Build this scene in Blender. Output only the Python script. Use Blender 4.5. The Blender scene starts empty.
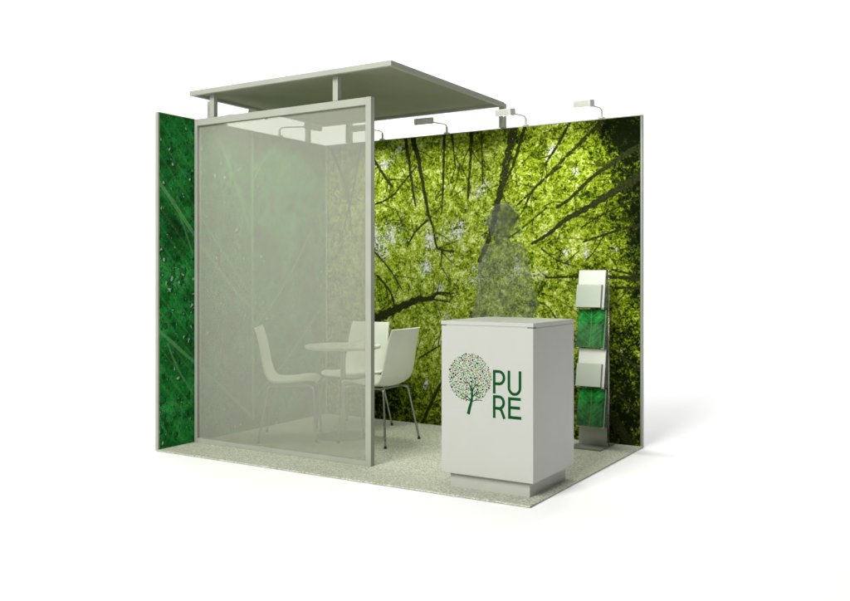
import bpy, bmesh, math, random
import numpy as np
from mathutils import Vector, Matrix

# ------------------------------------------------------------------ camera, world, lights
SC = bpy.context.scene
COL = SC.collection
cam_d = bpy.data.cameras.new("camera"); cam = bpy.data.objects.new("camera", cam_d); COL.objects.link(cam)
cam.location = (5.0936, -4.4683, 1.2976)
cam.rotation_euler = (math.radians(90), 0, 0.5536)
cam_d.sensor_width = 36; cam_d.lens = 36 * 877.08 / 850
cam_d.shift_y = -0.0296
cam_d.clip_start = 0.05; cam_d.clip_end = 200
SC.camera = cam

SC.world = bpy.data.worlds.new("World"); SC.world.use_nodes = True
bg = SC.world.node_tree.nodes["Background"]
bg.inputs[0].default_value = (1.0, 1.0, 0.99, 1); bg.inputs[1].default_value = 0.12
SC.view_settings.view_transform = 'Standard'; SC.view_settings.look = 'None'
SC.view_settings.exposure = 0.0; SC.view_settings.gamma = 1.0

def area(name, loc, target, size, power, col=(1, 1, 1), sy=None):
    d = bpy.data.lights.new(name, 'AREA'); d.energy = power; d.color = col
    d.shape = 'RECTANGLE'; d.size = size; d.size_y = sy or size
    o = bpy.data.objects.new(name, d); COL.objects.link(o)
    o.location = loc
    o.rotation_euler = (Vector(target) - Vector(loc)).to_track_quat('-Z', 'Y').to_euler()
    return o
area("key_softbox", (1.2, -13.0, 9.8), (1.6, 1.2, 0.8), 7.0, 3350, (1.0, 0.995, 0.96))
area("backdrop_light", (1.5, 7.0, 8.5), (-1.5, 11.5, 0.5), 9.0, 560, (1, 1, 1))
area("backdrop_light", (-6.5, 3.0, 8.5), (-7.5, 6.5, 0.5), 7.0, 290, (1, 1, 1))
area("backdrop_light", (9.0, 5.0, 8.0), (7.5, 8.5, 0.0), 6.0, 200, (1, 1, 1))


random.seed(4); RNG = np.random.default_rng(7)

# ------------------------------------------------------------------ materials
def mat(name, base=(0.5, 0.5, 0.5), rough=0.5, metal=0.0, spec=0.5):
    m = bpy.data.materials.new(name); m.use_nodes = True
    b = m.node_tree.nodes["Principled BSDF"]
    b.inputs["Base Color"].default_value = (*base, 1); b.inputs["Roughness"].default_value = rough
    b.inputs["Metallic"].default_value = metal; b.inputs["Specular IOR Level"].default_value = spec
    return m
def N(m, t, **kw):
    n = m.node_tree.nodes.new(t)
    for k, v in kw.items(): setattr(n, k, v)
    return n
def L(m, a, b): m.node_tree.links.new(a, b)
def P(m): return m.node_tree.nodes["Principled BSDF"]
def math_node(m, op, a, b=None, c=None, clamp=False):
    n = N(m, "ShaderNodeMath", operation=op); n.use_clamp = clamp
    for i, v in enumerate((a, b, c)):
        if v is None: continue
        if isinstance(v, (int, float)): n.inputs[i].default_value = v
        else: L(m, v, n.inputs[i])
    return n.outputs[0]
def ramp(m, fac, stops, interp='LINEAR'):
    n = N(m, "ShaderNodeValToRGB"); n.color_ramp.interpolation = interp
    e = n.color_ramp.elements
    while len(e) > 1: e.remove(e[-1])
    e[0].position = stops[0][0]; e[0].color = (*stops[0][1], 1)
    for p, c in stops[1:]:
        x = e.new(p); x.color = (*c, 1)
    L(m, fac, n.inputs[0]); return n.outputs[0]
def mix(m, fac, a, b, blend='MIX'):
    n = N(m, "ShaderNodeMix", data_type='RGBA', blend_type=blend)
    if isinstance(fac, (int, float)): n.inputs[0].default_value = fac
    else: L(m, fac, n.inputs[0])
    for i, v in ((6, a), (7, b)):
        if isinstance(v, tuple): n.inputs[i].default_value = (*v, 1)
        else: L(m, v, n.inputs[i])
    return n.outputs[2]
def coords(m):
    return N(m, "ShaderNodeTexCoord").outputs["Object"]
def noise(m, vec, scale, detail=3, rough=0.5, dist=0.0):
    n = N(m, "ShaderNodeTexNoise"); n.inputs["Scale"].default_value = scale
    n.inputs["Detail"].default_value = detail; n.inputs["Roughness"].default_value = rough
    n.inputs["Distortion"].default_value = dist
    L(m, vec, n.inputs["Vector"]); return n.outputs["Fac"]
def voro(m, vec, scale, feature='F1', rnd=1.0):
    n = N(m, "ShaderNodeTexVoronoi", feature=feature); n.inputs["Scale"].default_value = scale
    n.inputs["Randomness"].default_value = rnd
    L(m, vec, n.inputs["Vector"]); return n
def subtle(m, base, amt=0.06, scale=3.0, rmin=0.35, rmax=0.55, bump=0.0, bscale=150):
    """slight mottling of colour, gloss and surface, so paint does not look uniform"""
    c = coords(m); n = noise(m, c, scale, 5, 0.6)
    a = tuple(x * (1 - amt) for x in base); b = tuple(min(1, x * (1 + amt)) for x in base)
    L(m, ramp(m, n, [(0.3, a), (0.7, b)]), P(m).inputs["Base Color"])
    n2 = noise(m, c, scale * 6, 4, 0.6)
    mr = N(m, "ShaderNodeMapRange"); L(m, n2, mr.inputs[0]); mr.inputs[3].default_value = rmin; mr.inputs[4].default_value = rmax
    L(m, mr.outputs[0], P(m).inputs["Roughness"])
    if bump:
        bn = N(m, "ShaderNodeBump"); bn.inputs["Strength"].default_value = bump; bn.inputs["Distance"].default_value = 0.002
        L(m, noise(m, c, bscale, 3), bn.inputs["Height"]); L(m, bn.outputs[0], P(m).inputs["Normal"])
    return m

M_floor = subtle(mat("studio_white", (0.93, 0.93, 0.93)), (0.93, 0.93, 0.93), 0.01, 1.0, 0.8, 0.9)
M_floor.node_tree.nodes["Principled BSDF"].inputs["Specular IOR Level"].default_value = 0.0
M_alu = subtle(mat("anodised_frame", metal=0.15, spec=0.3), (0.34, 0.355, 0.30), 0.05, 4, 0.5, 0.65, 0.03, 300)
M_counter = subtle(mat("white_laminate"), (0.40, 0.41, 0.375), 0.02, 2, 0.35, 0.5, 0.02, 400)
M_plinth = subtle(mat("plinth_board"), (0.38, 0.39, 0.35), 0.04, 3, 0.4, 0.55)
M_groove = mat("corner_slot", (0.14, 0.145, 0.12), 0.8)
M_core = subtle(mat("panel_edge"), (0.22, 0.23, 0.21), 0.05, 5, 0.5, 0.7)
M_chair = subtle(mat("moulded_plastic", spec=0.5), (0.82, 0.84, 0.76), 0.03, 3, 0.28, 0.42)
M_table = subtle(mat("table_lacquer"), (0.66, 0.67, 0.61), 0.02, 3, 0.2, 0.35)
M_chrome = subtle(mat("brushed_chrome", metal=1.0), (0.42, 0.43, 0.41), 0.08, 10, 0.18, 0.32)
M_lamp = subtle(mat("lamp_enamel"), (0.56, 0.57, 0.51), 0.04, 10, 0.35, 0.5)
M_lens = subtle(mat("lamp_lens"), (0.52, 0.53, 0.47), 0.05, 60, 0.2, 0.3)
M_dark = mat("rubber_foot", (0.03, 0.03, 0.03), 0.7)
M_green = mat("logo_green", (0.002, 0.062, 0.012), 0.8, spec=0.05)
M_leafA = mat("logo_leaf_dark", (0.006, 0.022, 0.008), 0.8, spec=0.05)
M_leafB = mat("logo_leaf_olive", (0.20, 0.19, 0.02), 0.8, spec=0.05)
M_leafC = mat("logo_leaf_green", (0.08, 0.28, 0.08), 0.8, spec=0.05)
M_leafD = mat("logo_leaf_brown", (0.06, 0.05, 0.02), 0.8, spec=0.05)
M_paper = subtle(mat("leaflet_paper"), (0.55, 0.57, 0.51), 0.02, 4, 0.4, 0.5)
M_steel = subtle(mat("stand_steel", metal=0.4), (0.30, 0.31, 0.27), 0.08, 6, 0.3, 0.45)

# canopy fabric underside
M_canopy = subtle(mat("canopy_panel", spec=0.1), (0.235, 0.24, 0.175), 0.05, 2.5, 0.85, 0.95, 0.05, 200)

# speckled carpet
M_carpet = mat("carpet", rough=0.95, spec=0.1); m = M_carpet
c = coords(m); v1 = voro(m, c, 145); n1 = noise(m, c, 95, 4, 0.75); n2 = noise(m, c, 1.6, 4)
f = math_node(m, 'ADD', math_node(m, 'MULTIPLY', n1, 0.8), math_node(m, 'MULTIPLY', v1.outputs["Distance"], 0.5))
sp = N(m, "ShaderNodeSeparateColor"); L(m, v1.outputs["Color"], sp.inputs[0])
f = math_node(m, 'ADD', math_node(m, 'MULTIPLY', f, 0.6), math_node(m, 'MULTIPLY', sp.outputs[0], 0.4))
col = ramp(m, f, [(0.24, (0.17, 0.18, 0.13)), (0.45, (0.34, 0.36, 0.27)), (0.64, (0.50, 0.52, 0.42)), (0.84, (0.68, 0.69, 0.60))])
col = mix(m, 1.0, col, ramp(m, n2, [(0.3, (0.93, 0.93, 0.93)), (0.7, (1.0, 1.0, 1.0))]), 'MULTIPLY')
L(m, col, P(m).inputs["Base Color"])
bn = N(m, "ShaderNodeBump"); bn.inputs["Strength"].default_value = 0.6; bn.inputs["Distance"].default_value = 0.004
L(m, f, bn.inputs["Height"]); L(m, bn.outputs[0], P(m).inputs["Normal"])

# printed forest picture: painted attribute (branches / sky gaps / deep parts of the wood) + leaf cells
M_forest = mat("forest_print", rough=0.9, spec=0.05); m = M_forest
at = N(m, "ShaderNodeAttribute"); at.attribute_name = "print"
sep = N(m, "ShaderNodeSeparateColor"); L(m, at.outputs["Color"], sep.inputs[0])
branch, gap, dark = sep.outputs[0], sep.outputs[1], sep.outputs[2]
c = coords(m)
nd = N(m, "ShaderNodeTexNoise"); nd.inputs["Scale"].default_value = 30; nd.inputs["Detail"].default_value = 2; L(m, c, nd.inputs["Vector"])
dv = N(m, "ShaderNodeVectorMath", operation='MULTIPLY_ADD'); L(m, nd.outputs["Color"], dv.inputs[0])
dv.inputs[1].default_value = (0.022, 0.0, 0.022); L(m, c, dv.inputs[2]); cd = dv.outputs[0]
def rnd(v, i):
    s = N(m, "ShaderNodeSeparateColor"); L(m, v.outputs["Color"], s.inputs[0]); return s.outputs[i]
va = voro(m, cd, 66); vb = voro(m, cd, 120); vc = voro(m, cd, 24)
leafv = math_node(m, 'ADD', math_node(m, 'MULTIPLY', rnd(va, 0), 0.38), math_node(m, 'MULTIPLY', rnd(vb, 0), 0.30))
leafv = math_node(m, 'ADD', leafv, math_node(m, 'MULTIPLY', rnd(vc, 1), 0.20))
clump = noise(m, c, 5.5, 5, 0.65, 0.4); clump2 = noise(m, c, 14, 3, 0.6)
b1 = math_node(m, 'ADD', leafv, math_node(m, 'MULTIPLY', math_node(m, 'SUBTRACT', clump, 0.5), 1.0))
b1 = math_node(m, 'ADD', b1, math_node(m, 'MULTIPLY', math_node(m, 'SUBTRACT', clump2, 0.5), 0.55))
b1 = math_node(m, 'SUBTRACT', b1, math_node(m, 'MULTIPLY', dark, 0.62))
b1 = math_node(m, 'ADD', b1, 0.14)
leafcol = ramp(m, b1, [(0.14, (0.003, 0.006, 0.0006)), (0.30, (0.022, 0.038, 0.0015)), (0.46, (0.085, 0.125, 0.002)),
                       (0.62, (0.18, 0.25, 0.010)), (0.80, (0.30, 0.37, 0.040)), (0.97, (0.52, 0.56, 0.24))])
# sky peeping through, broken by leaves
g1 = math_node(m, 'ADD', gap, math_node(m, 'MULTIPLY', math_node(m, 'SUBTRACT', noise(m, c, 9, 4, 0.7), 0.5), 1.6))
g1 = math_node(m, 'ADD', g1, math_node(m, 'MULTIPLY', math_node(m, 'SUBTRACT', rnd(va, 2), 0.5), 0.7))
g1 = math_node(m, 'ADD', g1, math_node(m, 'MULTIPLY', math_node(m, 'SUBTRACT', rnd(vb, 1), 0.5), 0.4))
g1 = math_node(m, 'SUBTRACT', g1, math_node(m, 'MULTIPLY', dark, 0.45))
gm = N(m, "ShaderNodeMapRange"); L(m, g1, gm.inputs[0]); gm.inputs[1].default_value = 0.62; gm.inputs[2].default_value = 0.86
skyc = ramp(m, noise(m, c, 40, 3), [(0.35, (0.30, 0.32, 0.30)), (0.65, (0.60, 0.60, 0.62))])
col = mix(m, gm.outputs[0], leafcol, skyc)
bm_ = math_node(m, 'SUBTRACT', branch, math_node(m, 'MULTIPLY', math_node(m, 'GREATER_THAN', rnd(vb, 2), 0.93), 0.4))
bm2 = N(m, "ShaderNodeMapRange"); L(m, bm_, bm2.inputs[0]); bm2.inputs[1].default_value = 0.10; bm2.inputs[2].default_value = 0.55
bark = ramp(m, noise(m, c, 60, 4, 0.7), [(0.35, (0.006, 0.008, 0.002)), (0.72, (0.036, 0.042, 0.010))])
col = mix(m, bm2.outputs[0], col, bark)
L(m, col, P(m).inputs["Base Color"])

# printed wet leaf picture
def leaf_material(name, size=1.0, base=1.0, vein=0.9, drops=True):
    m = mat(name, rough=0.7, spec=0.08)
    at = N(m, "ShaderNodeAttribute"); at.attribute_name = "print"
    sep = N(m, "ShaderNodeSeparateColor"); L(m, at.outputs["Color"], sep.inputs[0])
    c = coords(m)
    big = noise(m, c, 3.2 / size, 4, 0.6, 0.5); fine = noise(m, c, 34 / size, 5, 0.72, 0.6)
    v = math_node(m, 'ADD', math_node(m, 'SUBTRACT', math_node(m, 'MULTIPLY', big, 1.15), 0.2), math_node(m, 'MULTIPLY', fine, 0.55))
    k = base
    col = ramp(m, v, [(0.42, (0.001 * k, 0.022 * k, 0.004 * k)), (0.56, (0.005 * k, 0.13 * k, 0.014 * k)),
                      (0.70, (0.014 * k, 0.27 * k, 0.036 * k)), (0.88, (0.06 * k, 0.46 * k, 0.10 * k))])
    # drops of water: bright crescent and dark rim, in three sizes
    nd = N(m, "ShaderNodeTexNoise"); nd.inputs["Scale"].default_value = 16 / size; L(m, c, nd.inputs["Vector"])
    dv = N(m, "ShaderNodeVectorMath", operation='MULTIPLY_ADD'); L(m, nd.outputs["Color"], dv.inputs[0])
    dv.inputs[1].default_value = (0.07 * size,) * 3; L(m, c, dv.inputs[2])
    patch = noise(m, c, 3.2 / size, 3, 0.6)
    for sc, r0, thr in () if not drops else ((120, 0.32, 0.40), (62, 0.34, 0.45), (30, 0.38, 0.54), (14, 0.36, 0.60)):
        for off, colr, rr, st in (((0, 0, 0), (0.001, 0.03, 0.006), r0 + 0.08, 0.75),
                                  ((0.0, 0.09 / sc, -0.14 / sc), (0.02 * k, 0.19 * k, 0.06 * k), r0 - 0.06, 0.8),
                                  ((0.0, 0.14 / sc, 0.18 / sc), (0.34, 0.52, 0.34), r0 - 0.20, 0.85)):
            sh = N(m, "ShaderNodeVectorMath", operation='ADD'); L(m, dv.outputs[0], sh.inputs[0]); sh.inputs[1].default_value = off
            sq = N(m, "ShaderNodeVectorMath", operation='MULTIPLY'); L(m, sh.outputs[0], sq.inputs[0]); sq.inputs[1].default_value = (1, 1.25, 0.85)
            w = voro(m, sq.outputs[0], sc / size)
            s2 = N(m, "ShaderNodeSeparateColor"); L(m, w.outputs["Color"], s2.inputs[0])
            a = math_node(m, 'LESS_THAN', w.outputs["Distance"], rr)
            a = math_node(m, 'MULTIPLY', a, math_node(m, 'GREATER_THAN', math_node(m, 'ADD', s2.outputs[0], math_node(m, 'MULTIPLY', math_node(m, 'SUBTRACT', patch, 0.5), 1.3)), thr + 0.1))
            a = math_node(m, 'MULTIPLY', a, st)
            col = mix(m, a, col, colr)
    col = mix(m, math_node(m, 'MULTIPLY', sep.outputs[0], vein), col, (0.17 * k, 0.46 * k, 0.17 * k))
    L(m, col, P(m).inputs["Base Color"])
    return m
M_leafwall = leaf_material("wet_leaf_print", 1.0, 0.78, 0.8)
M_leaflet = leaf_material("leaflet_green_print", 0.35, 0.75, 0.55, False)

# half transparent woven screen
M_screen = bpy.data.materials.new("frosted_screen"); m = M_screen; m.use_nodes = True
nt = m.node_tree; nt.nodes.remove(nt.nodes["Principled BSDF"])
out = nt.nodes["Material Output"]
df = N(m, "ShaderNodeBsdfPrincipled"); df.inputs["Roughness"].default_value = 0.8; df.inputs["Specular IOR Level"].default_value = 0.1
df.inputs["Base Color"].default_value = (0.355, 0.365, 0.305, 1)
tr = N(m, "ShaderNodeBsdfTransparent"); tr.inputs[0].default_value = (0.94, 0.97, 0.92, 1)
tl = N(m, "ShaderNodeBsdfTranslucent"); tl.inputs[0].default_value = (0.35, 0.355, 0.30, 1)
mx0 = N(m, "ShaderNodeMixShader"); mx0.inputs[0].default_value = 0.12; L(m, df.outputs[0], mx0.inputs[1]); L(m, tl.outputs[0], mx0.inputs[2])
mx = N(m, "ShaderNodeMixShader")
c = coords(m); fn = noise(m, c, 260, 2); fl = noise(m, c, 0.8, 3)
fac = math_node(m, 'ADD', math_node(m, 'MULTIPLY', fl, 0.02), 0.458)
L(m, fac, mx.inputs[0]); L(m, tr.outputs[0], mx.inputs[1]); L(m, mx0.outputs[0], mx.inputs[2]); L(m, mx.outputs[0], out.inputs[0])

def clear_mat(name, alpha, col, rough=0.1):
    m = bpy.data.materials.new(name); m.use_nodes = True
    nt = m.node_tree; p = nt.nodes["Principled BSDF"]; out = nt.nodes["Material Output"]
    p.inputs["Base Color"].default_value = (*col, 1); p.inputs["Roughness"].default_value = rough
    tr = N(m, "ShaderNodeBsdfTransparent"); tr.inputs[0].default_value = (0.95, 0.97, 0.95, 1)
    mx = N(m, "ShaderNodeMixShader"); mx.inputs[0].default_value = alpha
    L(m, tr.outputs[0], mx.inputs[1]); L(m, p.outputs[0], mx.inputs[2]); L(m, mx.outputs[0], out.inputs[0])
    return m
M_acrylic = clear_mat("clear_acrylic", 0.07, (0.22, 0.23, 0.20), 0.25)
M_side = clear_mat("smoked_acrylic_side", 0.45, (0.14, 0.15, 0.12))
M_ghost = clear_mat("translucent_figure", 0.26, (0.105, 0.115, 0.08), 0.6)
M_ghost_hair = clear_mat("translucent_hair", 0.10, (0.06, 0.06, 0.045), 0.6)
M_ghost_skin = clear_mat("translucent_skin", 0.2, (0.35, 0.33, 0.28), 0.6)

# ------------------------------------------------------------------ mesh helpers
def link(name, bm, material, parent=None, smooth=False, smooth_angle=None):
    bmesh.ops.recalc_face_normals(bm, faces=bm.faces[:])
    me = bpy.data.meshes.new(name); bm.to_mesh(me); bm.free()
    if smooth:
        for p in me.polygons: p.use_smooth = True
        if smooth_angle is not None: me.set_sharp_from_angle(angle=math.radians(smooth_angle))
    me.materials.append(material)
    o = bpy.data.objects.new(name, me); COL.objects.link(o)
    if parent: o.parent = parent
    return o
def box(bm, x0, x1, y0, y1, z0, z1, bev=0.0, mtx=None):
    r = bmesh.ops.create_cube(bm, size=1.0)
    vs = r['verts']
    for v in vs:
        v.co = Vector(((x0 + x1) / 2 + v.co.x * (x1 - x0), (y0 + y1) / 2 + v.co.y * (y1 - y0), (z0 + z1) / 2 + v.co.z * (z1 - z0)))
    if bev:
        es = list({e for v in vs for e in v.link_edges})
        r2 = bmesh.ops.bevel(bm, geom=es, offset=bev, segments=2, affect='EDGES', profile=0.7)
        vs = list({v for f in r2['faces'] for v in f.verts} | {v for v in vs if v.is_valid})
    if mtx is not None:
        for v in vs: v.co = mtx @ v.co
    return bm
def boxes(*bs, bev=0.0):
    bm = bmesh.new()
    for b in bs: box(bm, *b, bev=bev)
    return bm
def tube(bm, pts, radii, seg=12, cap=True):
    pts = [Vector(p) for p in pts]
    if not isinstance(radii, (list, tuple)): radii = [radii] * len(pts)
    rings = []; up = None
    for i, p in enumerate(pts):
        a = pts[max(i - 1, 0)]; b = pts[min(i + 1, len(pts) - 1)]
        t = (b - a).normalized()
        if up is None:
            up = Vector((0, 0, 1)) if abs(t.z) < 0.9 else Vector((1, 0, 0))
        u = (up - t * up.dot(t)).normalized(); w = t.cross(u); up = u
        rings.append([bm.verts.new(p + (u * math.cos(2 * math.pi * k / seg) + w * math.sin(2 * math.pi * k / seg)) * radii[i]) for k in range(seg)])
    for i in range(len(rings) - 1):
        for k in range(seg):
            bm.faces.new((rings[i][k], rings[i][(k + 1) % seg], rings[i + 1][(k + 1) % seg], rings[i + 1][k]))
    if cap:
        bm.faces.new(rings[0][::-1]); bm.faces.new(rings[-1])
    return bm
def smooth_path(pts, n=6):
    """Catmull-Rom through the points"""
    P_ = [Vector(p) for p in pts]; out = []
    for i in range(len(P_) - 1):
        p0 = P_[max(i - 1, 0)]; p1 = P_[i]; p2 = P_[i + 1]; p3 = P_[min(i + 2, len(P_) - 1)]
        for k in range(n):
            t = k / n
            out.append(0.5 * ((2 * p1) + (p2 - p0) * t + (2 * p0 - 5 * p1 + 4 * p2 - p3) * t * t + (3 * p1 - p0 - 3 * p2 + p3) * t ** 3))
    out.append(P_[-1]); return out
def lathe(bm, prof, seg=48):
    rings = []
    for r, z in prof:
        rings.append([bm.verts.new((r * math.cos(2 * math.pi * k / seg), r * math.sin(2 * math.pi * k / seg), z)) for k in range(seg)])
    for i in range(len(rings) - 1):
        for k in range(seg):
            bm.faces.new((rings[i][k], rings[i][(k + 1) % seg], rings[i + 1][(k + 1) % seg], rings[i + 1][k]))
    bm.faces.new(rings[0][::-1]); bm.faces.new(rings[-1])
    return bm
def thing(name, label, cat, loc=(0, 0, 0), rz=0.0, group=None):
    o = bpy.data.objects.new(name, None); COL.objects.link(o); o.empty_display_size = 0.1
    o.location = loc; o.rotation_euler = (0, 0, rz)
    tag(o, label, cat, group); return o
def tag(o, label, cat, group=None):
    o["label"] = label; o["category"] = cat
    if group: o["group"] = group
    return o
def structure(o): o["kind"] = "structure"; return o
KIDS = {}
def kids(o): return [c for c in bpy.data.objects if c.parent == o]
def dup(root, loc, rz, label):
    def cp(o, parent):
        n = o.copy(); COL.objects.link(n)
        if parent: n.parent = parent
        for ch in kids(o): cp(ch, n)
        return n
    r = cp(root, None); r.location = loc; r.rotation_euler = (0, 0, rz); r["label"] = label
    return r

def painted_sheet(name, w, h, step, paint, material, parent, to3d):
    """flat printed sheet: fine grid whose point colours hold the drawing of the print"""
    nx, nz = int(round(w / step)), int(round(h / step))
    u = np.linspace(0, w, nx + 1); v = np.linspace(0, h, nz + 1)
    U, V = np.meshgrid(u, v)
    co = to3d(U.ravel(), V.ravel()).astype(np.float32)
    i = np.arange(nx)[None, :] + np.arange(nz)[:, None] * (nx + 1)
    q = np.stack([i, i + 1, i + nx + 2, i + nx + 1], -1).reshape(-1, 4)
    me = bpy.data.meshes.new(name)
    me.vertices.add(len(co)); me.vertices.foreach_set("co", co.ravel())
    me.loops.add(q.size); me.loops.foreach_set("vertex_index", q.ravel().astype(np.int32))
    me.polygons.add(len(q)); me.polygons.foreach_set("loop_start", (np.arange(len(q)) * 4).astype(np.int32))
    me.update(calc_edges=True)
    a = me.color_attributes.new("print", 'FLOAT_COLOR', 'POINT')
    rgba = np.ones((len(co), 4), np.float32); rgba[:, :3] = paint(U.ravel(), V.ravel())
    a.data.foreach_set("color", rgba.ravel())
    me.materials.append(material)
    o = bpy.data.objects.new(name, me); COL.objects.link(o); o.parent = parent
    return o
def strokes(U, V, lines, soft=0.006):
    m_ = np.zeros_like(U)
    for w0, w1, op, pts in lines:
        pp = [(p.x, p.y) for p in smooth_path([(a, b, 0) for a, b in pts], 5)]
        n = len(pp) - 1
        for i in range(n):
            (x0, y0), (x1, y1) = pp[i], pp[i + 1]
            W0 = w0 + (w1 - w0) * i / n; W1 = w0 + (w1 - w0) * (i + 1) / n
            mxw = max(W0, W1) + 0.03
            s = (U > min(x0, x1) - mxw) & (U < max(x0, x1) + mxw) & (V > min(y0, y1) - mxw) & (V < max(y0, y1) + mxw)
            if not s.any(): continue
            uu = U[s]; vv = V[s]; dx, dy = x1 - x0, y1 - y0; l2 = dx * dx + dy * dy + 1e-9
            t = np.clip(((uu - x0) * dx + (vv - y0) * dy) / l2, 0, 1)
            d = np.hypot(uu - x0 - t * dx, vv - y0 - t * dy)
            half = (W0 + (W1 - W0) * t) / 2
            half = half * (1 + 0.18 * np.sin(uu * 61 + vv * 47) + 0.12 * np.sin(uu * 151 - vv * 113))
            m_[s] = np.maximum(m_[s], op * np.clip((half + soft - d) / (2 * soft) + 0.15, 0, 1))
    return m_

# drawing of the prints, in metres on the walls
BR= [(0.0898, 0.0408, 0.7, [(1.94, 2.525), (1.877, 2.244), (1.803, 1.96), (1.72, 1.632), (1.616, 1.409)]), (0.0324, 0.0162, 0.95, [(2.039, 2.516), (1.931, 2.199), (1.849, 2.04)]), (0.0525, 0.0263, 1, [(0.952, 2.492), (1.003, 2.339), (1.05, 2.127), (1.116, 1.812)]), (0.0352, 0.0132, 0.9, [(0.878, 2.498), (0.92, 2.266), (0.952, 2.054), (0.983, 1.895)]), (0.0308, 0.0086, 0.9, [(1.277, 2.508), (1.267, 2.243), (1.262, 2.029), (1.247, 1.815)]), (0.027, 0.027, 0.9, [(0.535, 2.337), (0.676, 2.148), (0.741, 2.074)]), (0.0144, 0.0126, 1, [(0.535, 1.922), (0.676, 1.961), (0.762, 2.01), (0.857, 2.103), (0.993, 2.235)]), (0.0136, 0.0085, 0.9, [(1.346, 2.493), (1.366, 2.364), (1.385, 2.193)]), (0.042, 0.0168, 0.6, [(1.54, 2.502), (1.531, 2.268), (1.502, 1.933)]), (0.0167, 0.0083, 0.7, [(1.635, 2.503), (1.645, 2.051)]), (0.0385, 0.0154, 0.62, [(2.724, 2.516), (2.536, 2.346), (2.373, 2.209), (2.145, 2.008), (1.958, 1.855)]), (0.0236, 0.0157, 0.9, [(2.437, 2.52), (2.318, 2.324), (2.206, 2.173)]), (0.0451, 0.0188, 1, [(3.006, 2.271), (2.867, 2.206), (2.74, 2.13), (2.602, 2.046), (2.42, 1.891), (2.31, 1.825)]), (0.0677, 0.0188, 1, [(3.006, 2.045), (2.78, 1.929), (2.528, 1.793), (2.394, 1.734), (2.232, 1.612), (2.092, 1.543)]), (0.0226, 0.012, 0.95, [(3.006, 1.669), (2.859, 1.643), (2.684, 1.594), (2.536, 1.55)]), (0.012, 0.0075, 0.9, [(3.006, 1.88), (2.724, 1.77), (2.512, 1.66)]), (0.0301, 0.009, 1, [(3.006, 1.266), (2.843, 1.27), (2.512, 1.277), (2.215, 1.269)]), (0.0166, 0.0113, 1, [(3.006, 1.263), (2.898, 1.3), (2.764, 1.331)]), (0.0196, 0.015, 0.95, [(3.006, 1.191), (2.796, 1.193)]), (0.1086, 0.0271, 1, [(0.468, 0.876), (0.578, 0.906), (0.751, 0.977), (0.927, 1.046), (1.024, 1.083), (1.136, 1.085), (1.207, 1.137)]), (0.0259, 0.0121, 1, [(1.136, 1.085), (1.207, 1.137), (1.356, 1.13)]), (0.0121, 0.0086, 1, [(1.136, 1.085), (1.247, 1.069), (1.326, 1.062)]), (0.0162, 0.018, 1, [(0.575, 1.283), (0.665, 1.203), (0.73, 1.123), (0.762, 1.008)]), (0.0123, 0.0176, 1, [(0.899, 1.542), (0.983, 1.668), (1.106, 1.764)]), (0.019, 0.0104, 1, [(1.116, 1.812), (1.162, 1.698), (1.197, 1.537), (1.247, 1.507), (1.366, 1.488)]), (0.0103, 0.0069, 0.9, [(1.247, 1.498), (1.247, 1.344)]), (0.0144, 0.009, 0.9, [(0.513, 1.526), (0.578, 1.471), (0.73, 1.319), (0.836, 1.168)]), (0.0616, 0.0846, 1, [(2.724, 0.231), (2.816, 0.116), (2.929, -0.009)]), (0.0231, 0.0185, 0.9, [(2.724, 0.454), (2.804, 0.375), (2.999, 0.239)]), (0.0153, 0.0153, 0.9, [(2.764, 0.71), (2.867, 0.654), (3.006, 0.57)]), (0.0191, 0.0153, 0.8, [(2.796, 0.214), (2.882, 0.092)]), (0.0174, 0.0139, 0.8, [(1.024, 0.569), (1.227, 0.682)]), (0.0296, 0.0209, 1, [(1.045, -0.013), (1.197, 0.285), (1.317, 0.473)]), (0.0162, 0.0122, 0.95, [(2.039, 1.86), (2.101, 1.97), (2.223, 2.076), (2.352, 2.148)]), (0.0155, 0.0077, 0.6, [(2.659, 2.499), (2.561, 2.43)]), (0.0112, 0.008, 0.7, [(2.223, 1.828), (2.003, 1.666), (1.877, 1.588)]), (0.0105, 0.0087, 0.6, [(0.962, 1.668), (0.857, 1.741), (0.783, 1.859)]), (0.0279, 0.0093, 0.9, [(0.058, 2.462), (0.232, 2.082), (0.289, 1.713)]), (0.0273, 0.0091, 0.9, [(0.401, 2.473), (0.311, 2.078), (0.174, 1.624)]), (0.0266, 0.0178, 0.7, [(0.751, 0.813), (0.815, 0.682), (0.836, 0.445)]), (0.0158, 0.0158, 0.6, [(2.352, 0.865), (2.478, 0.806)]), (0.0176, 0.008, 0.6, [(2.18, 1.501), (2.318, 1.404), (2.478, 1.355)]), (0.0136, 0.0085, 0.6, [(1.395, 2.277), (1.473, 2.145), (1.54, 2.015)])]
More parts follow.
